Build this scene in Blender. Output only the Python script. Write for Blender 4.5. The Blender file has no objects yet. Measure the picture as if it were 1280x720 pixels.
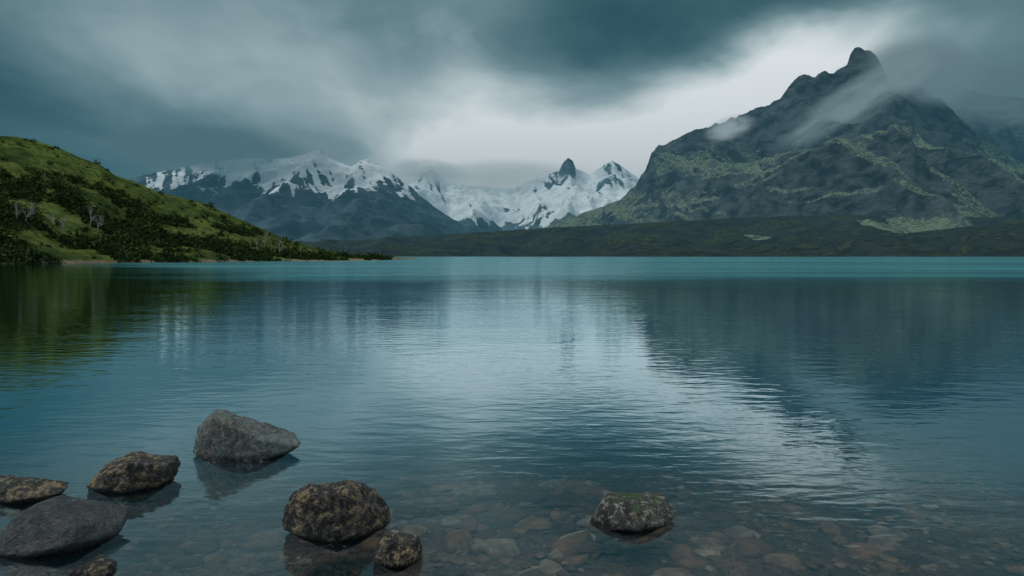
import bpy, math, numpy as np
from mathutils import Vector
RS=np.random.RandomState
F=853.33; PITCH=math.atan(40/F); CH=1.8
sc=bpy.context.scene
# ------------------------------------------------------------------ helpers
def US(px,py):
    a=(px-640)/F; b=(360-py)/F
    dy=math.cos(PITCH)+b*math.sin(PITCH); dz=-math.sin(PITCH)+b*math.cos(PITCH)
    return a/dy, dz/dy
def W(px,py,Y):
    u,s=US(px,py); return Vector((u*Y,Y,s*Y+CH))
def G(px,py,z=0.0):
    u,s=US(px,py); Y=(z-CH)/s; return Vector((u*Y,Y,z))
def lin(r,g,b):
    f=lambda c:(c/255/12.92) if c/255<=.04045 else ((c/255+.055)/1.055)**2.4
    return (f(r),f(g),f(b),1)
_p=RS(7).permutation(256); _perm=np.concatenate([_p,_p,_p])
_ga=RS(8).rand(256)*2*np.pi; _gx=np.cos(_ga); _gy=np.sin(_ga)
_v3=RS(9).rand(256)*2-1
def pn(x,y,seed=0):
    x=np.asarray(x,float)+seed*17.37; y=np.asarray(y,float)+seed*9.71
    xi=np.floor(x).astype(int); yi=np.floor(y).astype(int); xf=x-xi; yf=y-yi
    u=xf**3*(xf*(xf*6-15)+10); v=yf**3*(yf*(yf*6-15)+10)
    def g(a,b,dx,dy):
        h=_perm[(_perm[a&255]+b)&255]; return _gx[h]*dx+_gy[h]*dy
    n00=g(xi,yi,xf,yf); n10=g(xi+1,yi,xf-1,yf); n01=g(xi,yi+1,xf,yf-1); n11=g(xi+1,yi+1,xf-1,yf-1)
    return ((n00*(1-u)+n10*u)*(1-v)+(n01*(1-u)+n11*u)*v)*1.5
def fbm(x,y,o=5,seed=0,gain=.5):
    s=0;a=1;t=0
    for i in range(o):
        s=s+a*pn(x*2**i,y*2**i,seed+i*3); t+=a; a*=gain
    return s/t
def ridged(x,y,o=5,seed=0,gain=.55):
    s=0;a=1;t=0
    for i in range(o):
        s=s+a*(1-np.abs(pn(x*2**i,y*2**i,seed+i*3))*1.6); t+=a; a*=gain
    return s/t
def vn3(P,seed=0):
    P=P+seed*5.13; I=np.floor(P).astype(int); f=P-I; f=f*f*(3-2*f)
    r=0
    for a in (0,1):
        for b in (0,1):
            for c in (0,1):
                h=_perm[(_perm[(_perm[(I[:,0]+a)&255]+I[:,1]+b)&255]+I[:,2]+c)&255]
                w=(f[:,0] if a else 1-f[:,0])*(f[:,1] if b else 1-f[:,1])*(f[:,2] if c else 1-f[:,2])
                r=r+_v3[h]*w
    return r
def fbm3(P,o=4,seed=0,gain=.5):
    s=0;a=1;t=0
    for i in range(o):
        s=s+a*vn3(P*2.03**i,seed+i*3); t+=a; a*=gain
    return s/t
def sst(a,b,x):
    t=np.clip((x-a)/(b-a),0,1); return t*t*(3-2*t)
def mk(name,V,Fc,mat,smooth=True,attrs=None):
    V=np.asarray(V,np.float32); Fc=np.asarray(Fc,np.int32); k=Fc.shape[1]
    me=bpy.data.meshes.new(name)
    me.vertices.add(len(V)); me.vertices.foreach_set('co',V.ravel())
    me.loops.add(Fc.size); me.loops.foreach_set('vertex_index',Fc.ravel())
    me.polygons.add(len(Fc)); me.polygons.foreach_set('loop_start',np.arange(len(Fc),dtype=np.int32)*k)
    try: me.polygons.foreach_set('loop_total',np.full(len(Fc),k,np.int32))
    except Exception: pass
    me.polygons.foreach_set('use_smooth',np.full(len(Fc),smooth,bool))
    for n,a in (attrs or {}).items():
        at=me.attributes.new(n,'FLOAT','POINT'); at.data.foreach_set('value',np.asarray(a,np.float32).ravel())
    me.update(calc_edges=True); me.validate()
    me.materials.append(mat)
    ob=bpy.data.objects.new(name,me); sc.collection.objects.link(ob); return ob
def gridf(nr,nc):
    i=np.arange(nr-1)[:,None]*nc+np.arange(nc-1)[None,:]
    return np.stack([i,i+1,i+nc+1,i+nc],-1).reshape(-1,4)
import bmesh
def ico(n):
    bm=bmesh.new(); bmesh.ops.create_icosphere(bm,subdivisions=n,radius=1)
    V=np.array([v.co[:] for v in bm.verts]); Fc=np.array([[v.index for v in f.verts] for f in bm.faces]); bm.free()
    return V,Fc
class NB:
    def __init__(s,nt): s.nt=nt; s.N=nt.nodes; s.L=nt.links
    def put(s,sock,v):
        if isinstance(v,bpy.types.NodeSocket): s.L.new(v,sock)
        elif v is not None: sock.default_value=v
    def m(s,op,a,b=None,c=None,clamp=False):
        n=s.N.new('ShaderNodeMath'); n.operation=op; n.use_clamp=clamp
        for i,v in enumerate((a,b,c)):
            if v is not None: s.put(n.inputs[i],v)
        return n.outputs[0]
    def n(s,t,outs=0,**kw):
        n=s.N.new(t)
        for k,v in kw.items():
            if k in n.inputs.keys(): s.put(n.inputs[k],v)
            else: setattr(n,k,v)
        return n.outputs[outs] if outs is not None else n
    def noise(s,vec,scale,detail=4,rough=.55,dist=0,col=False):
        return s.n('ShaderNodeTexNoise',1 if col else 0,Vector=vec,Scale=scale,Detail=detail,Roughness=rough,Distortion=dist)
    def rng(s,v,a,b,c=0.,d=1.,smooth=True):
        n=s.N.new('ShaderNodeMapRange'); n.interpolation_type='SMOOTHSTEP' if smooth else 'LINEAR'
        for i,q in enumerate((v,a,b,c,d)): s.put(n.inputs[i],q)
        return n.outputs[0]
    def mix(s,f,a,b,bt='MIX'):
        n=s.N.new('ShaderNodeMix'); n.data_type='RGBA'; n.blend_type=bt
        s.put(n.inputs[0],f); s.put(n.inputs[6],a); s.put(n.inputs[7],b); return n.outputs[2]
    def mul3(s,v,xyz):
        n=s.N.new('ShaderNodeVectorMath'); n.operation='MULTIPLY'; s.put(n.inputs[0],v); n.inputs[1].default_value=xyz; return n.outputs[0]
    def sep(s,v):
        n=s.N.new('ShaderNodeSeparateXYZ'); s.put(n.inputs[0],v); return n.outputs
    def comb(s,x,y,z):
        n=s.N.new('ShaderNodeCombineXYZ'); s.put(n.inputs[0],x); s.put(n.inputs[1],y); s.put(n.inputs[2],z); return n.outputs[0]
    def ramp(s,f,stops):
        n=s.N.new('ShaderNodeValToRGB'); e=n.color_ramp.elements
        e[0].position,e[0].color=stops[0]; e[1].position,e[1].color=stops[-1]
        for p,c in stops[1:-1]:
            q=e.new(p); q.color=c
        s.put(n.inputs[0],f); return n.outputs[0]
def newmat(name):
    m=bpy.data.materials.new(name); m.use_nodes=True; m.node_tree.nodes.clear(); return m,NB(m.node_tree)
def principled(b,col,rough=.9,normal=None,spec=.3):
    if spec<=.15:
        p=b.N.new('ShaderNodeBsdfDiffuse'); b.put(p.inputs['Color'],col)
    else:
        p=b.N.new('ShaderNodeBsdfPrincipled'); b.put(p.inputs['Base Color'],col); b.put(p.inputs['Roughness'],rough)
        b.put(p.inputs['Specular IOR Level'],spec)
    if normal is not None: b.L.new(normal,p.inputs['Normal'])
    o=b.N.new('ShaderNodeOutputMaterial'); b.L.new(p.outputs[0],o.inputs[0]); return p
def bump(b,h,dist,strength=1.,normal=None):
    n=b.N.new('ShaderNodeBump'); b.put(n.inputs['Height'],h); n.inputs['Distance'].default_value=dist; b.put(n.inputs['Strength'],strength)
    if normal is not None: b.L.new(normal,n.inputs['Normal'])
    return n.outputs[0]
def attr(b,n): return b.n('ShaderNodeAttribute',2,attribute_name=n)
def pos(b): return b.n('ShaderNodeNewGeometry',0)

# ------------------------------------------------------------------ camera
cam=bpy.data.cameras.new('camera'); cam.lens=24; cam.sensor_width=36; cam.clip_start=.1; cam.clip_end=80000
co=bpy.data.objects.new('camera',cam); sc.collection.objects.link(co); co.location=(0,0,CH)
co.rotation_euler=(math.pi/2-PITCH,0,0); sc.camera=co
sc.view_settings.view_transform='Standard'; sc.view_settings.look='None'; sc.view_settings.exposure=0

# ------------------------------------------------------------------ world (overcast sky)
w=bpy.data.worlds.new('World'); sc.world=w; w.use_nodes=True; w.node_tree.nodes.clear(); b=NB(w.node_tree)
try: w.cycles.sampling_method='MANUAL'; w.cycles.sample_map_resolution=256
except Exception as ex: print(ex)
SUN_EL=math.radians(48); SUN_AZ=math.radians(-85)   # azimuth from +Y toward +X
gen=b.n('ShaderNodeTexCoord',0)
x,y,z=b.sep(gen)[:3]
az=b.m('ARCTAN2',x,y); el=b.m('ARCSINE',z)
zp=b.m('ADD',b.m('MAXIMUM',z,0.),.12)
cx=b.m('DIVIDE',x,zp); cy=b.m('DIVIDE',y,zp)
n1=b.noise(b.comb(b.m('MULTIPLY',cx,1.0),b.m('MULTIPLY',cy,.27),3.1),1.,4,.52,.3)
AE=b.comb(az,el,0.)
nc=b.noise(b.mul3(AE,(3.4,7.,1.)),1.5,4,.52,.3,col=True)
wr=b.N.new('ShaderNodeVectorMath'); wr.operation='MULTIPLY_ADD'; b.put(wr.inputs[0],nc); wr.inputs[1].default_value=(.2,.1,0); wr.inputs[2].default_value=(-.1,-.05,0)
wa=b.N.new('ShaderNodeVectorMath'); wa.operation='ADD'; b.put(wa.inputs[0],AE); b.put(wa.inputs[1],wr.outputs[0]); Q=wa.outputs[0]
blobs=[(220,55,220,100,0,.2),(-40,165,130,120,0,-.22),(310,165,150,34,0,-.1),(630,200,220,42,0,.36),(590,130,170,80,0,.26),
 (850,155,200,54,26,.42),(1000,85,120,45,20,.24),(740,30,230,36,10,-.2),(1020,-4,200,34,12,-.22),(1200,80,120,55,0,.16),(690,200,120,50,0,.28)]
L=b.m('ADD',b.m('MULTIPLY',n1,.72),.42-.36)
for px,py,rx,ry,rot,amp in blobs:
    u,s=US(px,py); a0=math.atan(u); e0=math.atan(s*math.cos(a0))
    mp=b.N.new('ShaderNodeMapping'); mp.vector_type='TEXTURE'; b.L.new(Q,mp.inputs[0])
    mp.inputs[1].default_value=(a0,e0,0); mp.inputs[2].default_value=(0,0,math.radians(rot)); mp.inputs[3].default_value=(rx/F,ry/F,1)
    dt=b.N.new('ShaderNodeVectorMath'); dt.operation='DOT_PRODUCT'; b.L.new(mp.outputs[0],dt.inputs[0]); b.L.new(mp.outputs[0],dt.inputs[1])
    L=b.m('MULTIPLY_ADD',b.m('POWER',.449,dt.outputs[1]),amp,L)
L=b.m('MULTIPLY_ADD',b.sep(nc)[2],.36,b.m('SUBTRACT',L,.18))
L=b.m('ADD',L,b.rng(el,math.radians(27),math.radians(55),0.,.5))
L=b.m('ADD',L,b.rng(b.m('ABSOLUTE',az),math.radians(60),math.radians(120),0.,.15))
ccol=b.ramp(L,[(0.,lin(14,46,56)),(.15,lin(34,71,80)),(.3,lin(62,98,106)),(.5,lin(108,136,142)),(.7,lin(163,183,188)),(.85,lin(206,218,221)),(1.,lin(242,247,249))])
sky=b.N.new('ShaderNodeTexSky'); sky.sky_type='NISHITA'; sky.sun_disc=False; sky.sun_elevation=SUN_EL; sky.sun_rotation=SUN_AZ
bg1=b.N.new('ShaderNodeBackground'); b.L.new(sky.outputs[0],bg1.inputs[0]); bg1.inputs[1].default_value=.06
bg2=b.N.new('ShaderNodeBackground'); b.L.new(ccol,bg2.inputs[0]); bg2.inputs[1].default_value=1.0
ms=b.N.new('ShaderNodeMixShader'); ms.inputs[0].default_value=.96; b.L.new(bg1.outputs[0],ms.inputs[1]); b.L.new(bg2.outputs[0],ms.inputs[2])
o=b.N.new('ShaderNodeOutputWorld'); b.L.new(ms.outputs[0],o.inputs[0])
sl=bpy.data.lights.new('sun','SUN'); sl.energy=1.5; sl.angle=math.radians(12); sl.color=(1,.96,.9)
so=bpy.data.objects.new('sun',sl); sc.collection.objects.link(so); so.location=(0,0,50)
sd=Vector((math.sin(SUN_AZ)*math.cos(SUN_EL),math.cos(SUN_AZ)*math.cos(SUN_EL),math.sin(SUN_EL)))
so.rotation_euler=(-sd).to_track_quat('-Z','Y').to_euler()

# ------------------------------------------------------------------ mountains
def mountmat(name,rockA,rockB,grass,snowc,nscale,bd):
    m,b=newmat(name); P=pos(b)
    Ps=b.mul3(P,(1,1,1.6))
    nA=b.noise(Ps,nscale,6,.66,.4); nB=b.noise(P,nscale*6,4,.62)
    col=b.mix(b.rng(nA,.36,.64),rockA,rockB)
    g=attr(b,'grass'); g=b.rng(b.m('ADD',g,b.m('MULTIPLY',b.m('SUBTRACT',nB,.5),1.)),.3,.65)
    gcol=b.mix(b.rng(nA,.4,.6),grass,tuple(c*.45 for c in grass[:3])+(1,))
    gcol=b.mix(b.rng(nB,.42,.62),gcol,tuple(c*1.4 for c in grass[:3])+(1,))
    col=b.mix(g,col,gcol)
    s=attr(b,'snow'); s=b.rng(b.m('ADD',s,b.m('MULTIPLY',b.m('SUBTRACT',nB,.5),.7)),.42,.58)
    col=b.mix(s,col,b.mix(b.rng(nA,.35,.65),snowc,tuple(c*.72 for c in snowc[:3])+(1,)))
    h=b.m('ADD',nA,b.m('MULTIPLY',nB,.3))
    principled(b,col,.95,bump(b,h,bd,b.m('SUBTRACT',1.,b.m('MULTIPLY',s,.5))),.1)
    return m
def mountain(name,prof,Y0,front,back,nx,nr,fp,mat,Lg,amp,crag,seed,wander=200,warp=.25,snow=None,grass=None,shear=0.,tmod=.5,fine=.35):
    pu=np.array([US(*p)[0] for p in prof]); ps=np.array([US(*p)[1] for p in prof])
    U=np.linspace(pu[0],pu[-1],nx)
    nf=int(nr*.8); t=np.concatenate([-(np.linspace(1,0,nf,endpoint=False)**1.15),np.linspace(0,1,nr-nf)])
    T,UU=np.meshgrid(t,U,indexing='ij')
    Yr0=Y0+wander*fbm(UU*Y0/1500.,UU*0+seed,3,seed)
    Y=np.where(T<0,Yr0+T*front,Yr0+T*back); X=UU*Y
    td=np.abs(T)
    Xw=X+warp*front*td*fbm(X/(Lg*3),Y/(Lg*5),4,seed+5)
    Yr=Y0+wander*fbm(Xw/1500.,Xw*0+seed,3,seed)
    Xs=X+shear*(Y-Y0)+Lg*.35*fbm(X/(Lg*1.3),Y/(Lg*1.3),3,seed+2)
    R0=ridged(Xs/(Lg*1.7),Y/(Lg*6.),2,seed+11,.4)           # broad spurs
    R=ridged(Xs/(Lg*.8),Y/(Lg*2.4),6,seed+15,.55)
    uw=(Xw*(1-td)+Xw*Y0/Y*td)/Yr0
    S=np.interp(uw,pu,ps)*Yr+CH
    tt=np.clip(td*(1+tmod*(.66-R0)*1.6*np.clip(td*4,0,1)*np.clip((1-td)*2.6,0,1)),0,1)
    f=np.where(T<0,np.interp(tt,*zip(*fp)),(1-td)**1.3)
    env=np.clip(td*6,0,1)*np.clip((1-td)*2.5,0,1)
    Z=S*f+env*amp*(R0-.6)*2+env*amp*fine*(R-.62)*2+env*amp*.22*fbm(X/(Lg*.35),Y/(Lg*.35),5,seed+20)
    # rock bands: soft terracing in the upper part
    if crag>0:
        Z=Z+env*crag*.55*np.sin(Z/38.+2.5*fbm(X/500,Y/500,3,seed+33))*np.clip(1.3-td*2.,0,1)
    Z=Z+crag*(ridged(X/(Lg*.35),Y/(Lg*.35),4,seed+30)-.75)*np.clip(1.2-td*2,0,1)*np.clip(S/400,0,1)
    Z=np.where(td>.985,-30,Z)
    dZx=np.gradient(Z,axis=1)/np.gradient(X,axis=1); dZy=np.gradient(Z,axis=0)/np.gradient(Y,axis=0)
    nz=1/np.sqrt(1+dZx**2+dZy**2)
    at={'snow':snow(X,Y,Z,nz,UU,R,td) if snow else Z*0,'grass':grass(X,Y,Z,nz,UU,R,td) if grass else Z*0}
    return mk(name,np.stack([X,Y,Z],-1).reshape(-1,3),gridf(nr,nx),mat,True,at)

mR=mountmat('mountain_rock',(.02,.032,.04,1),(.085,.108,.118,1),(.12,.16,.115,1),(.75,.8,.84,1),.009,28)
mS=mountmat('snow_mountain_rock',(.03,.05,.065,1),(.08,.115,.135,1),(.05,.07,.06,1),(.84,.9,.94,1),.006,20)
mB=mountmat('glacier_rock',(.04,.065,.08,1),(.1,.14,.16,1),(.05,.07,.06,1),(.84,.92,.96,1),.005,16)
mF=mountmat('foothill_scrub',(.016,.026,.028,1),(.032,.043,.041,1),(.034,.045,.03,1),(.7,.7,.7,1),.012,8)

# big right mountain
prof=[(560,320),(640,300),(690,280),(735,264),(775,250),(796,228),(806,212),(814,190),(824,180),(845,172),(870,162),(900,152),(935,140),(960,128),(975,120),(986,104),(996,97),(1005,91),(1018,95),(1030,88),(1042,90),(1052,84),(1059,80),(1063,68),(1068,60),(1074,56),(1080,60),(1088,62),(1096,68),(1101,82),(1120,98),(1150,108),(1180,126),(1205,152),(1240,180),(1280,205),(1350,225),(1500,250),(1700,270),(2000,300)]
fp=[(0,1),(.04,.9),(.11,.72),(.19,.58),(.3,.52),(.45,.42),(.62,.28),(.8,.12),(1,.02)]
mountain('mountain',prof,5000,2300,1800,820,360,fp,mR,420,70,34,3,wander=120,warp=.16,shear=.55,tmod=.55,fine=.6,
  grass=lambda X,Y,Z,nz,U,R,td: sst(.4,.72,nz+.1*fbm(X/260,Y/260,4,9))*sst(950,650,Z+130*fbm(X/500,Y/500,3,12))*(.68+.6*fbm(X/180,Y/500,4,19)))
# cloud-covered back shoulder on the right
prof=[(1020,200),(1080,130),(1110,104),(1150,95),(1175,98),(1200,108),(1235,118),(1280,121),(1340,110),(1420,130),(1550,190),(1750,260),(2000,310)]
fp2=[(0,1),(.1,.85),(.3,.6),(.6,.33),(1,.02)]
mountain('mountain',prof,6800,2300,1800,300,160,fp2,mR,480,110,30,14,wander=150,grass=lambda X,Y,Z,nz,U,R,td: sst(.6,.85,nz)*.4)
# left snowy massif
prof=[(-400,300),(-150,262),(0,245),(100,235),(160,225),(185,217),(210,213),(240,206),(275,200),(310,197),(350,199),(372,194),(388,189),(400,186),(412,196),(425,203),(440,208),(450,201),(460,197),(475,205),(490,214),(500,224),(512,232),(530,248),(555,267),(580,281),(640,294),(700,306),(760,318)]
def snowL(X,Y,Z,nz,U,R,td):
    px=640+X/Y*F
    v=sst(360,820,Z+260*fbm(X/420,Y/420,4,41))*(.4+.6*sst(200,330,px))*sst(555,490,px)
    st=fbm((X+.5*Y)/90,Y/300,5,44)
    return np.clip(v*.92+st*1.1*sst(.05,.4,v)+(nz-.74)*.8,0,1)*sst(330,500,Z)
fp3=[(0,1),(.08,.86),(.2,.68),(.4,.46),(.6,.28),(.8,.13),(1,.02)]
mountain('mountain',prof,6600,2700,1800,620,260,fp3,mS,420,70,24,23,wander=160,snow=snowL,shear=-.4,tmod=.45,fine=.5)
# glacier range
prof=[(380,260),(470,245),(500,236),(515,226),(528,216),(538,212),(548,217),(560,228),(580,231),(610,234),(640,236),(660,226),(676,220),(688,217),(699,213),(704,203),(710,197),(716,201),(720,211),(730,214),(738,218),(744,211),(754,206),(766,200),(775,206),(786,213),(796,221),(804,228),(850,236),(950,250),(1100,270)]
def snowB(X,Y,Z,nz,U,R,td):
    px=640+X/Y*F
    sp=np.exp(-((px-711)/8)**4)*sst(.14,.07,td)+np.exp(-((px-768)/18)**2)*sst(.3,.1,td)*.45+np.exp(-((px-538)/16)**2)*sst(.2,.05,td)*.5+np.exp(-((px-690)/14)**2)*sst(.2,.05,td)*.35
    low=sst(480,280,Z+140*fbm(X/300,Y/300,4,57))
    return np.clip(1.0-sp+fbm((X+.3*Y)/110,Y/260,5,52)*1.05-sst(.6,.4,nz)*.3+fbm(X/500,Y/600,4,55)*.45-low*.9,0,1)
fp4=[(0,1),(.06,.86),(.16,.72),(.4,.55),(.7,.34),(1,.05)]
mountain('mountain',prof,9500,3300,1800,560,220,fp4,mB,420,60,34,31,wander=120,snow=snowB)
# foothills + far shore
prof=[(-900,300),(100,300),(300,297),(400,303),(450,300),(520,296),(600,290),(700,284),(800,279),(900,273),(1000,269),(1100,268),(1200,270),(1280,273),(1500,278),(2200,300)]
mountain('foothill',prof,3300,1150,900,700,200,[(0,1),(.12,.88),(.25,.62),(.4,.45),(.6,.24),(.8,.1),(.95,.03),(1,-.01)],mF,300,20,8,61,wander=150,warp=.3,
  grass=lambda X,Y,Z,nz,U,R,td: .35+fbm(X/220,Y/90,4,66)*1.3)
prof=[(600,322),(700,316),(800,309),(900,303),(1000,300),(1060,296),(1120,293),(1200,284),(1280,276),(1400,270),(1600,268),(2200,300)]
mountain('foothill',prof,2500,520,600,500,120,[(0,1),(.2,.8),(.5,.42),(.85,.12),(1,-.01)],mF,160,10,5,71,wander=60,warp=.3,
  grass=lambda X,Y,Z,nz,U,R,td: .35+fbm(X/100,Y/40,4,76)*1.2)

# ------------------------------------------------------------------ left hill
pu,ps=zip(*[US(*p) for p in [(-1400,60),(-500,110),(-200,150),(0,170),(20,171),(45,176),(80,188),(100,197),(125,206),(145,220),(165,226),(200,241),(235,249),(255,254),(290,270),(330,287),(350,296),(370,303),(395,310),(420,316),(440,320),(460,322),(500,322.3),(517,323)]])
Dn=lambda u:np.interp(u,[-2.4,-1.2,-.75,-.45,-.22,-.17,-.14],[50,100,150,205,262,330,440])
Dr=lambda u:np.interp(u,[-2.4,-1.2,-.75,-.45,-.22,-.17,-.14],[110,200,275,335,400,425,465])
def hillz(U,T):
    Y=np.where(T<=1,Dn(U)+(Dr(U)-Dn(U))*T,Dr(U)+(T-1)*240); Y=Y*(1+.012*fbm(U*30,T*0+2,3,81)*(1-T.clip(0,1))); X=U*Y
    H=np.interp(U,pu,ps)*Dr(U)+CH
    td=T.clip(0,1); f=np.where(T<=1,.35*td**1.6+.65*td,(1-sst(0,1,T-1))*1.0)
    f=f+.2*td*(1-td)*np.where(T<=1,1,0)*fbm(U*9,T*2.5,4,83)*2
    Z=H*f+np.clip(td*(1-td)*4,0,1)*1.3*fbm(X/11,Y/11,5,85)+.2*fbm(X/2.,Y/2.,3,87)*td.clip(0,.2)*5+.05
    Z=Z-sst(.02,0,T)*1.2
    return X,Y,Z
NC=820
t=np.concatenate([np.linspace(0,1,230)**1.1,np.linspace(1,2,71)[1:]])
T,UU=np.meshgrid(t,np.linspace(-2.4,-.138,NC),indexing='ij')
X,Y,Z=hillz(UU,T)
m,b=newmat('hill_grass'); P=pos(b); pz=b.sep(P)[2]
a1=b.noise(P,.05,5,.6); a2=b.noise(P,.35,5,.65); a3=b.noise(P,2.2,3,.6)
col=b.mix(b.rng(a1,.38,.6),(.035,.06,.018,1),(.11,.155,.038,1))
col=b.mix(b.m('MULTIPLY',b.rng(a2,.47,.58),.8),col,(.026,.044,.015,1)); col=b.mix(b.m('MULTIPLY',b.rng(a3,.5,.7),.5),col,(.15,.17,.065,1))
col=b.mix(b.rng(b.m('ADD',pz,b.m('MULTIPLY',a2,1.)),1.5,.7),col,b.mix(a3,(.16,.12,.08,1),(.3,.23,.16,1)))
principled(b,col,.95,bump(b,b.m('ADD',a2,b.m('MULTIPLY',a3,.5)),1.4),.1)
mk('hill',np.stack([X,Y,Z],-1).reshape(-1,3),gridf(len(t),NC),m)

# shrubs: leaf clumps in one mesh
rs=RS(5); cand=34000
u=rs.uniform(-1.2,-.17,cand); tt=rs.rand(cand)**1.1
X,Y,Z=hillz(u,tt)
msk=fbm(X/30,Y/30,4,91)*1.8+.5*sst(.9,.1,tt)-.43+.25*sst(-.35,-.65,u)-.25*sst(.7,1,tt)-.16*sst(-.5,-.25,u)
keep=(rs.rand(cand)<sst(-.05,.25,msk)*.4+.014)
X,Y,Z,u,tt=[q[keep] for q in (X,Y,Z,u,tt)]
n=min(len(X),5600); X,Y,Z=X[:n],Y[:n],Z[:n]
K=70
R=rs.lognormal(.3,.45,n)*1.1; R=np.minimum(R,4.2)
d=rs.normal(size=(n,K,3)); d/=np.linalg.norm(d,axis=2,keepdims=True); d[:,:,2]=np.abs(d[:,:,2])*1.25-.15
rad=rs.rand(n,K,1)**.4*(.75+.5*vn3((d*1.7).reshape(-1,3)+np.repeat(np.arange(n),K)[:,None]*3.3).reshape(n,K,1))
C=np.stack([X,Y,Z],-1)[:,None,:]+d*rad*R[:,None,None]*np.array([1.1,1.1,1.05])
C=C.reshape(-1,3); M=len(C); Rr=np.repeat(R,K)
e1=rs.normal(size=(M,3)); e2=rs.normal(size=(M,3)); e1/=np.linalg.norm(e1,axis=1,keepdims=True); e2-=e1*(e1*e2).sum(1,keepdims=True); e2/=np.linalg.norm(e2,axis=1,keepdims=True)
sz=(.13+.15*Rr*rs.rand(M))[:,None]
V=np.stack([C-e1*sz,C-e2*sz*.7,C+e1*sz,C+e2*sz*.7],1).reshape(-1,3)
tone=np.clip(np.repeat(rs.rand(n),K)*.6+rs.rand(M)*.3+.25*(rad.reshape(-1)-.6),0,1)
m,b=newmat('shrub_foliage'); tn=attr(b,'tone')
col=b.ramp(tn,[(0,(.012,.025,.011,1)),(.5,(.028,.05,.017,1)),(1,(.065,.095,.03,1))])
principled(b,col,.8,None,.1)
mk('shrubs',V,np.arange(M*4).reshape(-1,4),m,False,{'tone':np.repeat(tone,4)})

# dead trees
m,b=newmat('dead_wood'); col=b.mix(b.noise(pos(b),3.,3),(.25,.24,.23,1),(.5,.48,.46,1)); principled(b,col,.8,None,.1); mdw=m
def deadtree(seed):
    r=RS(seed); V=[];Fc=[]
    def br(p,dv,ln,ra,dep):
        seg=4; prev=None
        for i in range(seg+1):
            k=i/seg; rr=ra*(1-k*.55)
            a=dv.orthogonal().normalized(); c=dv.cross(a).normalized()
            idx=len(V)
            for j in range(5):
                an=j*2*math.pi/5; V.append((p+a*rr*math.cos(an)+c*rr*math.sin(an))[:])
            if prev is not None:
                for j in range(5): Fc.append((prev+j,prev+(j+1)%5,idx+(j+1)%5,idx+j))
            prev=idx
            if dep<3 and i>0 and (i>1 or dep>0):
                for _ in range(2 if dep<2 else 1):
                    nd=(dv+Vector(r.normal(size=3))*.55).normalized(); nd.z=abs(nd.z)*.9+.2
                    br(p.copy(),nd.normalized(),ln*(.5+.2*r.rand()),rr*.6,dep+1)
            dv=(dv+Vector(r.normal(size=3))*.14).normalized(); p=p+dv*ln/seg
    br(Vector((0,0,-.2)),Vector((.1,0,1)).normalized(),3.6,.17,0)
    return np.array(V),np.array(Fc)
tm=[]
for s in (1,2,3,4):
    V,Fc=deadtree(s); ob=mk('dead_tree',V,Fc,mdw); tm.append(ob.data); bpy.data.objects.remove(ob)
spots=[(20,276),(32,280),(68,290),(78,293),(112,284),(122,290),(322,312),(330,311),(348,320)]
for i,(px,py) in enumerate(spots):
    uu,ss=US(px,py); tg=np.linspace(.02,1,400); X,Y,Z=hillz(np.full(400,uu),tg)
    k=int(np.argmin(np.abs((Z-CH)/Y-ss)))
    ob=bpy.data.objects.new('dead_tree',tm[i%4]); sc.collection.objects.link(ob)
    ob.location=(X[k],Y[k],Z[k]); ob.rotation_euler=(0,0,i*1.7); sz=(.75+.3*((i*37)%10)/10); ob.scale=(sz*.75,sz*.75,sz*1.15)

# ------------------------------------------------------------------ ground (lake bed + near shore)
def bedz(X,Y):
    return np.interp(Y,[-30000,-400,-60,-10,1.6,3.8,6,10,25,80,1900,2300,30000],[60,40,8,1.2,0,-.17,-.36,-.95,-3.5,-8,-9,-3,60])
ys=np.concatenate([-np.geomspace(30000,6,40),np.linspace(-5,12,200),np.geomspace(12.3,30000,90)])
xs=np.concatenate([-np.geomspace(30000,12,50),np.linspace(-11.8,11.8,240),np.geomspace(12,30000,50)])
YY,XX=np.meshgrid(ys,xs,indexing='ij')
lft=lambda X: .16*sst(-.6,-2.2,X)
ZZ=bedz(XX,YY)+.04*fbm(XX/1.1,YY/1.1,4,95)*(np.abs(YY)<14)-lft(XX)*sst(1.5,3,YY)
m,b=newmat('gravel'); P=pos(b)
v=b.N.new('ShaderNodeTexVoronoi'); b.L.new(P,v.inputs['Vector']); v.inputs['Scale'].default_value=16
v2=b.N.new('ShaderNodeTexVoronoi'); b.L.new(P,v2.inputs['Vector']); v2.inputs['Scale'].default_value=38
nn=b.noise(P,1.3,4,.6)
tone=b.m('ADD',b.m('MULTIPLY',b.sep(v.outputs['Color'])[0],.6),b.m('MULTIPLY',b.sep(v2.outputs['Color'])[1],.4))
col=b.ramp(tone,[(0,(.05,.032,.022,1)),(.5,(.16,.09,.056,1)),(1,(.34,.21,.135,1))])
col=b.mix(b.m('MULTIPLY',b.rng(nn,.4,.65),.7),col,(.05,.04,.03,1))
principled(b,col,.8,bump(b,b.m('ADD',v.outputs['Distance'],b.m('MULTIPLY',v2.outputs['Distance'],.5)),-.03),.3)
mk('ground',np.stack([XX,YY,ZZ],-1).reshape(-1,3),gridf(len(ys),len(xs)),m)

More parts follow.
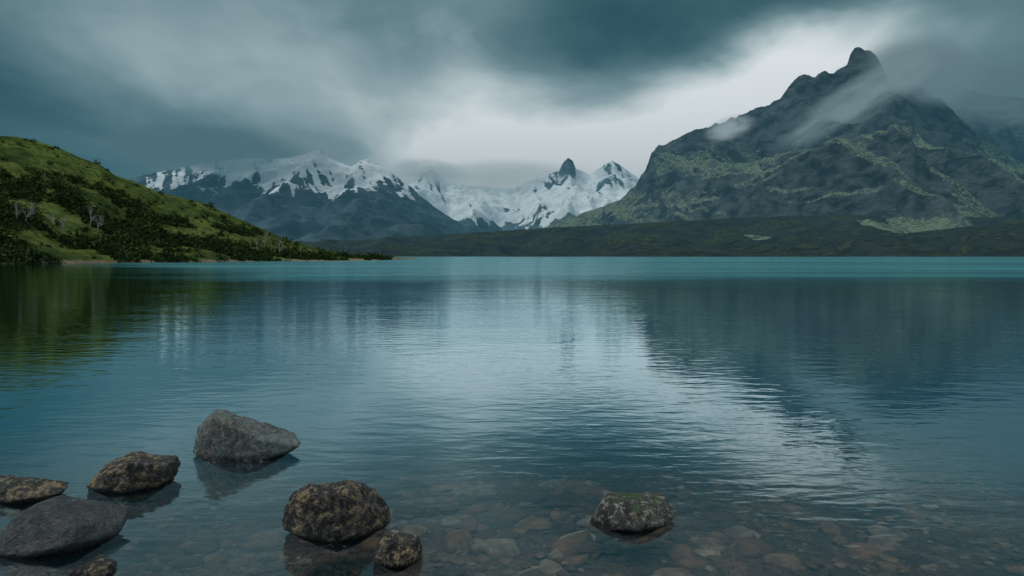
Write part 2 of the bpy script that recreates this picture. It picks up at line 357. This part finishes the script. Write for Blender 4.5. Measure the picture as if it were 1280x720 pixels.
# ------------------------------------------------------------------ stones
def facet(V,planes,p=16):
    d=V/np.linalg.norm(V,axis=1,keepdims=True); s=0
    for nrm,c in planes:
        nrm=np.array(nrm,float); nrm/=np.linalg.norm(nrm); s=s+np.clip(d@nrm/c,0,None)**p
    return d*(s**(-1/p))[:,None]
def randplanes(r,k=16,lo=.8,hi=1.1):
    N=r.normal(size=(k,3)); N/=np.linalg.norm(N,axis=1,keepdims=True)
    P=[(v,r.uniform(lo,hi)) for v in N]
    for ax in np.eye(3): P+=[(ax,1.1),(-ax,1.1)]
    return P
V2,F2=ico(3); protos=[]
for s in range(10):
    r=RS(100+s); q=facet(V2,randplanes(r,14,.7,1.05),10); q=q*(1+.06*fbm3(q*2.2,3,s)[:,None]); protos.append(q)
rs=RS(21); Vs=[];Fs=[];tn=[]; off=0
def addstone(x,y,size,fl=None):
    global off
    q=protos[rs.randint(10)]*np.array([1,rs.uniform(.6,.95),fl if fl else rs.uniform(.22,.4)])*size
    a=rs.rand()*6.283; ca,sa=math.cos(a),math.sin(a); tl=rs.normal()*.1
    q=np.stack([q[:,0]*ca-q[:,1]*sa,q[:,0]*sa+q[:,1]*ca,q[:,2]+q[:,0]*tl],-1)
    zb=float(bedz(0,y))-float(lft(np.array(x))); zc=zb+size*.04
    top=q[:,2].max()
    if zc+top>-.06: zc=-.06-top
    Vs.append(q+np.array([x,y,zc])); Fs.append(F2+off); off+=len(q); tn.append(np.full(len(q),rs.rand()))
for i in range(2300):
    y=rs.uniform(3.1,7.2); u=rs.uniform(-.85,.85); addstone(u*y,y,min(.16,.034*math.exp(rs.normal()*.5)))
for i in range(120):
    y=rs.uniform(3.5,6.6); u=rs.uniform(-.25,.6); addstone(u*y,y,rs.uniform(.07,.17))
for px,py,s in [(255,655,.17),(330,650,.18),(585,655,.18),(620,690,.22),(560,625,.16),(715,690,.2),(660,610,.2),(930,690,.14),(1010,640,.15),(590,605,.2),(740,600,.2),(1130,690,.12),(850,700,.14),(640,640,.16)]:
    g=G(px,py,-.25); addstone(g.x,g.y,s)
m,b=newmat('submerged_stone'); P=pos(b); tno=attr(b,'tone'); nn=b.noise(P,9.,4,.65); n2=b.noise(P,55.,3,.6)
col=b.ramp(tno,[(0,(.07,.05,.04,1)),(.4,(.2,.11,.065,1)),(.75,(.38,.215,.12,1)),(.93,(.37,.28,.2,1)),(1,(.58,.46,.34,1))])
col=b.mix(b.m('MULTIPLY',b.rng(nn,.35,.65),.6),col,(.05,.04,.03,1)); col=b.mix(b.m('MULTIPLY',b.rng(n2,.5,.75),.35),col,(.42,.28,.17,1))
principled(b,col,.7,bump(b,nn,.02),.2)
mk('submerged_stones',np.concatenate(Vs),np.concatenate(Fs),m,True,{'tone':np.concatenate(tn)})

def rockmat(name,dark,mid,light,lich,lamt,moss=0.):
    m,b=newmat(name); P=pos(b); O=b.n('ShaderNodeTexCoord',3)
    a=b.noise(O,4.,8,.68,.6); c=b.noise(O,22.,6,.72); e=b.noise(O,75.,4,.7); g=b.noise(O,9.,5,.6,1.)
    col=b.mix(b.rng(a,.38,.62),dark,mid); col=b.mix(b.m('MULTIPLY',b.rng(c,.5,.64),.85),col,light)
    col=b.mix(b.m('MULTIPLY',b.rng(e,.5,.6),.7),col,dark)
    lm=b.m('MULTIPLY',b.rng(b.m('ADD',b.m('MULTIPLY',c,.6),b.m('MULTIPLY',g,.5)),.55,.61),lamt)
    nz=b.sep(b.n('ShaderNodeNewGeometry',1))[2]
    lm=b.m('MULTIPLY',lm,b.rng(nz,-.1,.5))
    col=b.mix(lm,col,b.mix(b.rng(e,.4,.6),lich,tuple(q*.4 for q in lich[:3])+(1,)))
    if moss:
        mm=b.m('MULTIPLY',b.rng(b.m('ADD',nz,b.m('MULTIPLY',b.m('SUBTRACT',g,.5),1.4)),.93,1.07),moss); col=b.mix(mm,col,(.04,.085,.015,1))
    pz=b.sep(P)[2]; wet=b.rng(b.m('ADD',pz,b.m('MULTIPLY',b.m('SUBTRACT',c,.5),.06)),.065,.012)
    col=b.mix(b.m('MULTIPLY',wet,.88),col,(.005,.006,.006,1))
    rough=b.m('SUBTRACT',b.rng(c,.35,.65,.36,.6),b.m('MULTIPLY',wet,.2))
    h=b.m('ADD',b.m('ADD',a,b.m('MULTIPLY',c,.5)),b.m('MULTIPLY',e,.22))
    principled(b,col,rough,bump(b,h,.12),.5); return m
mgrey=rockmat('slab_stone',(.045,.064,.066,1),(.16,.21,.215,1),(.34,.4,.385,1),(.42,.33,.2,1),.5,.3)
mspk=rockmat('lichen_stone',(.012,.012,.013,1),(.055,.051,.048,1),(.23,.21,.175,1),(.46,.34,.17,1),.75)
mdark=rockmat('dark_stone',(.018,.027,.033,1),(.055,.075,.085,1),(.1,.125,.135,1),(.2,.16,.1,1),.2)
mmoss=rockmat('mossy_stone',(.02,.02,.018,1),(.09,.09,.08,1),(.5,.5,.47,1),(.36,.32,.22,1),.5,.95)
VR,FR=ico(6)
def rock(px,py,planes,mat,seed,rotz=0,noise=.05,p=22,bot=.35,k=1.0,chips=7):
    g=G(px,py); planes=[(n,c*k) for n,c in planes]
    hx=max([c for n,c in planes if abs(n[0])==1]); hy=max([c for n,c in planes if n[0]==0 and abs(n[1])==1])
    for j in range(10):   # undercut base
        a=j*math.pi/5; r=1/math.sqrt((math.cos(a)/hx)**2+(math.sin(a)/hy)**2)
        planes.append(((math.cos(a),math.sin(a),-1.3),r*.80/math.sqrt(1+1.69)*1.12))
    r=RS(seed+50)
    for j in range(chips):    # random chipped corners
        n=r.normal(size=3); n[2]=abs(n[2])+.1; n/=np.linalg.norm(n)
        sup=facet(n[None,:],planes,40)[0]; planes.append((tuple(n),float(np.linalg.norm(sup))*r.uniform(.93,1.0)))
    planes.append(((0,0,-1),bot))
    q=facet(VR,planes,p); sc_=np.abs(q).max()
    w=q/sc_
    q=q*(1+noise*1.6*fbm3(w*1.8,3,seed)[:,None]+noise*.9*(1-2*np.abs(fbm3(w*4.5,5,seed+7,.6)))[:,None]+noise*.5*fbm3(w*14,3,seed+9)[:,None]-noise*.8)
    ca,sa=math.cos(rotz),math.sin(rotz); q=np.stack([q[:,0]*ca-q[:,1]*sa,q[:,0]*sa+q[:,1]*ca,q[:,2]],-1)
    ob=mk('rock',q,FR,mat); ob.location=g; return ob
rock(303,568,[((-1,-.1,.12),.42),((.40,-.06,.92),.262),((-.8,-.25,.75),.43),((1,0,.5),.48),((0,-1,.16),.17),((-.75,-.8,.2),.30),((.45,-.9,.2),.27),((0,1,.5),.26),((-.6,.7,.3),.4),((.6,.7,.3),.44),((.3,-.55,.8),.272)],mgrey,1,.05,p=60,bot=.45,noise=.045,k=1.04,chips=0)
rock(165,606,[((-.85,-.1,.6),.25),((1,0,.12),.29),((.25,0,.97),.215),((-.38,-.1,.92),.2),((0,-1,.3),.2),((.6,-.75,.3),.25),((0,1,.4),.2),((-1,0,.1),.33),((-.6,-.7,.4),.27)],mspk,2,.2,p=44,k=1.06,chips=2)
rock(30,620,[((-1,0,.3),.3),((1,0,.5),.25),((0,-.1,1),.11),((.3,-.2,.9),.12),((0,-1,.5),.16),((0,1,.5),.16),((.6,-.6,.5),.22)],mspk,3,k=1.1,chips=3,p=32)
rock(60,676,[((-1,0,.3),.45),((1,0,.3),.40),((.3,0,.95),.22),((-.3,-.1,.95),.2),((0,-1,.6),.23),((.65,-.2,.75),.29),((0,1,.6),.24),((.6,-.7,.4),.33),((-.3,-.5,.8),.22)],mdark,4,.1,noise=.035,k=1.12)
rock(422,662,[((-1,0,.16),.30),((1,0,.6),.30),((.5,-.1,.86),.27),((-.15,-.1,1),.28),((-.6,-.1,.8),.32),((0,-1,.2),.18),((.6,-.75,.4),.26),((-.6,-.75,.3),.27),((0,1,.4),.19),((.1,-.6,.8),.285)],mspk,5,.1,noise=.065,p=50,k=1.12,chips=3)
rock(497,699,[((-1,0,.2),.11),((1,0,.3),.12),((.1,0,1),.11),((0,-1,.4),.1),((0,1,.4),.1),((.6,-.4,.7),.13),((-.6,-.4,.7),.125)],mspk,6,0,noise=.07,bot=.2,k=1.22,chips=3)
rock(785,650,[((-1,0,.5),.21),((1,0,.4),.24),((.08,0,1),.10),((-.45,-.3,.85),.13),((0,-1,.4),.15),((.6,-.7,.4),.2),((0,1,.6),.16),((.4,-.5,.75),.14)],mmoss,7,.1,noise=.06,bot=.25,k=1.36,chips=4,p=36)
rock(112,716,[((-1,0,.4),.17),((1,0,.4),.15),((0,0,1),.05),((0,-1,.6),.12),((0,1,.6),.1)],mspk,8,0,bot=.2)

# ------------------------------------------------------------------ lake water
m,b=newmat('lake_water'); P=pos(b); px_,py_,pz_=b.sep(P)[:3]
edge=b.m('ADD',46.,b.m('MULTIPLY',b.m('MAXIMUM',b.m('SUBTRACT',b.m('MULTIPLY',px_,-1.),20.),0.),1.4))
wob=b.noise(b.mul3(P,(.02,.07,1)),1.,3,.6)
dd=b.m('ADD',b.m('SUBTRACT',py_,edge),b.m('MULTIPLY',b.m('SUBTRACT',wob,.5),40.))
far=b.rng(dd,-14.,26.)
w1=b.noise(b.mul3(P,(.8,1.9,1)),2.2,2,.5,.3); w2=b.noise(b.mul3(P,(.7,1.6,1)),8.,2,.5,.4); w3=b.noise(b.mul3(P,(.5,1.,1)),.55,1,.5)
patch=b.rng(b.noise(b.mul3(P,(.22,.16,1)),1.,3,.5),.36,.62,.2,1.)
h=b.m('ADD',b.m('ADD',b.m('MULTIPLY',w1,.6),b.m('MULTIPLY',w3,1.)),b.m('MULTIPLY',b.m('MULTIPLY',w2,.24),patch))
nrm=bump(b,h,.02,b.m('ADD',.5,b.m('MULTIPLY',far,.5)))
fr=b.N.new('ShaderNodeFresnel'); fr.inputs[0].default_value=1.6; b.L.new(nrm,fr.inputs['Normal'])
f0=fr.outputs[0]; ff=b.m('MULTIPLY',f0,b.m('MULTIPLY_ADD',f0,1.8,1.),clamp=True)
gl=b.N.new('ShaderNodeBsdfGlossy'); b.L.new(nrm,gl.inputs['Normal']); gl.inputs['Color'].default_value=(.8,.97,1,1)
b.put(gl.inputs['Roughness'],b.m('ADD',.03,b.m('MULTIPLY',far,.1)))
tr=b.N.new('ShaderNodeBsdfTransparent')
strk=b.noise(b.mul3(P,(.003,.03,1)),1.,4,.65)
df=b.N.new('ShaderNodeBsdfDiffuse'); b.put(df.inputs[0],b.mix(b.rng(strk,.38,.62),(.015,.18,.21,1),(.08,.36,.4,1)))
m1=b.N.new('ShaderNodeMixShader'); b.put(m1.inputs[0],b.m('MULTIPLY',far,.8)); b.L.new(tr.outputs[0],m1.inputs[1]); b.L.new(df.outputs[0],m1.inputs[2])
m2=b.N.new('ShaderNodeMixShader'); b.put(m2.inputs[0],b.m('MULTIPLY',ff,b.m('SUBTRACT',1.,b.m('MULTIPLY',far,b.rng(strk,.4,.62,.25,.55))))); b.L.new(m1.outputs[0],m2.inputs[1]); b.L.new(gl.outputs[0],m2.inputs[2])
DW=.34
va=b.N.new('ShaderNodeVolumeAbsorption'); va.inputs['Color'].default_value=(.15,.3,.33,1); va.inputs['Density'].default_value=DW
em=b.N.new('ShaderNodeEmission'); em.inputs[0].default_value=(.002,.04,.06,1); em.inputs[1].default_value=DW*.85  # water body emits this teal itself, in place of daylight scattered in it
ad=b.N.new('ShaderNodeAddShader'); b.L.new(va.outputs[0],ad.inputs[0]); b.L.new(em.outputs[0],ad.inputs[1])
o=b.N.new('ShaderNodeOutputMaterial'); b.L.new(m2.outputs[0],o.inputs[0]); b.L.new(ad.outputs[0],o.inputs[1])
S=25000
V=[(-S,-60,0),(S,-60,0),(S,3400,0),(-S,3400,0),(-S,-60,-12),(S,-60,-12),(S,3400,-12),(-S,3400,-12)]
mk('lake_water',V,[(0,1,2,3),(7,6,5,4),(0,4,5,1),(1,5,6,2),(2,6,7,3),(3,7,4,0)],m,False)

# ------------------------------------------------------------------ haze + clouds
def volmat(name,dens_fn,rad):
    m,b=newmat(name); d=dens_fn(b)
    va=b.N.new('ShaderNodeVolumeAbsorption'); va.inputs['Color'].default_value=(0,0,0,1); b.put(va.inputs['Density'],d)
    em=b.N.new('ShaderNodeEmission'); em.inputs[0].default_value=rad; b.put(em.inputs[1],d)  # volume glows with a set radiance; no light is scattered in it
    ad=b.N.new('ShaderNodeAddShader'); b.L.new(va.outputs[0],ad.inputs[0]); b.L.new(em.outputs[0],ad.inputs[1])
    o=b.N.new('ShaderNodeOutputMaterial'); b.L.new(ad.outputs[0],o.inputs[1]); return m
hm=volmat('haze_air_glow',lambda b:9e-5,lin(56,102,118))  # haze brightness is emitted, standing in for scattered skylight
V=[(-15000,1400,1),(15000,1400,1),(15000,9600,1),(-15000,9600,1),(-15000,1400,1100),(15000,1400,1100),(15000,9600,1100),(-15000,9600,1100)]
mk('haze',V,[(0,3,2,1),(4,5,6,7),(0,1,5,4),(1,2,6,5),(2,3,7,6),(3,0,4,7)],hm,False)
V3,F3=ico(3)
def cloud(px,py,Y,hx,hz,hy,rot,k,rad,seed,thr=.25,ns=1.6):
    def fn(b):
        O=b.n('ShaderNodeTexCoord',3)
        ln=b.n('ShaderNodeVectorMath',1,operation='LENGTH',Vector=O)
        n=b.noise(b.n('ShaderNodeVectorMath',0,operation='ADD',**{'Vector':b.mul3(O,(1.,1.,.9))}),ns,2,.55,.6)
        tex=n.node.inputs['Vector'].links[0].from_node; tex.inputs[1].default_value=(seed*3.1,seed*1.7,seed*.9)
        e=b.m('SUBTRACT',1.,b.m('MULTIPLY',ln,ln))
        d=b.m('MULTIPLY',b.m('MAXIMUM',e,0.),b.rng(n,thr,thr+.4))
        return b.m('MULTIPLY',b.m('MULTIPLY',d,d),k)
    m=volmat('cloud_vapour_glow',fn,lin(*rad))  # cloud brightness is emitted per cloud, replacing multiple scattering
    try: m.cycles.volume_step_rate=8.0
    except Exception as ex: print('steprate',ex)
    ob=mk('cloud',V3*1.0,F3,m); ob.location=W(px,py,Y); ob.scale=(hx*Y/F,hy,hz*Y/F); ob.rotation_euler=(0,-math.radians(rot),0)
cloud(1075,125,4550,125,32,200,30,.028,(128,148,152),1)
cloud(912,160,4700,38,18,130,15,.028,(158,173,178),2,.22)
cloud(1150,92,4900,95,52,250,0,.02,(108,129,134),8,.1,2.2)
cloud(1230,112,5700,150,50,500,-8,.009,(98,119,125),3,.2,2.4)
cloud(265,188,6000,150,34,600,-3,.012,(84,112,120),4,.12,2.4)
cloud(390,180,6200,90,22,400,-8,.01,(125,145,151),5,.15,2.2)
cloud(535,216,8000,60,20,500,-5,.006,(158,174,179),6,.15,2.2)
cloud(630,222,9700,130,26,500,0,.006,(188,199,202),7,.12)
print('done')
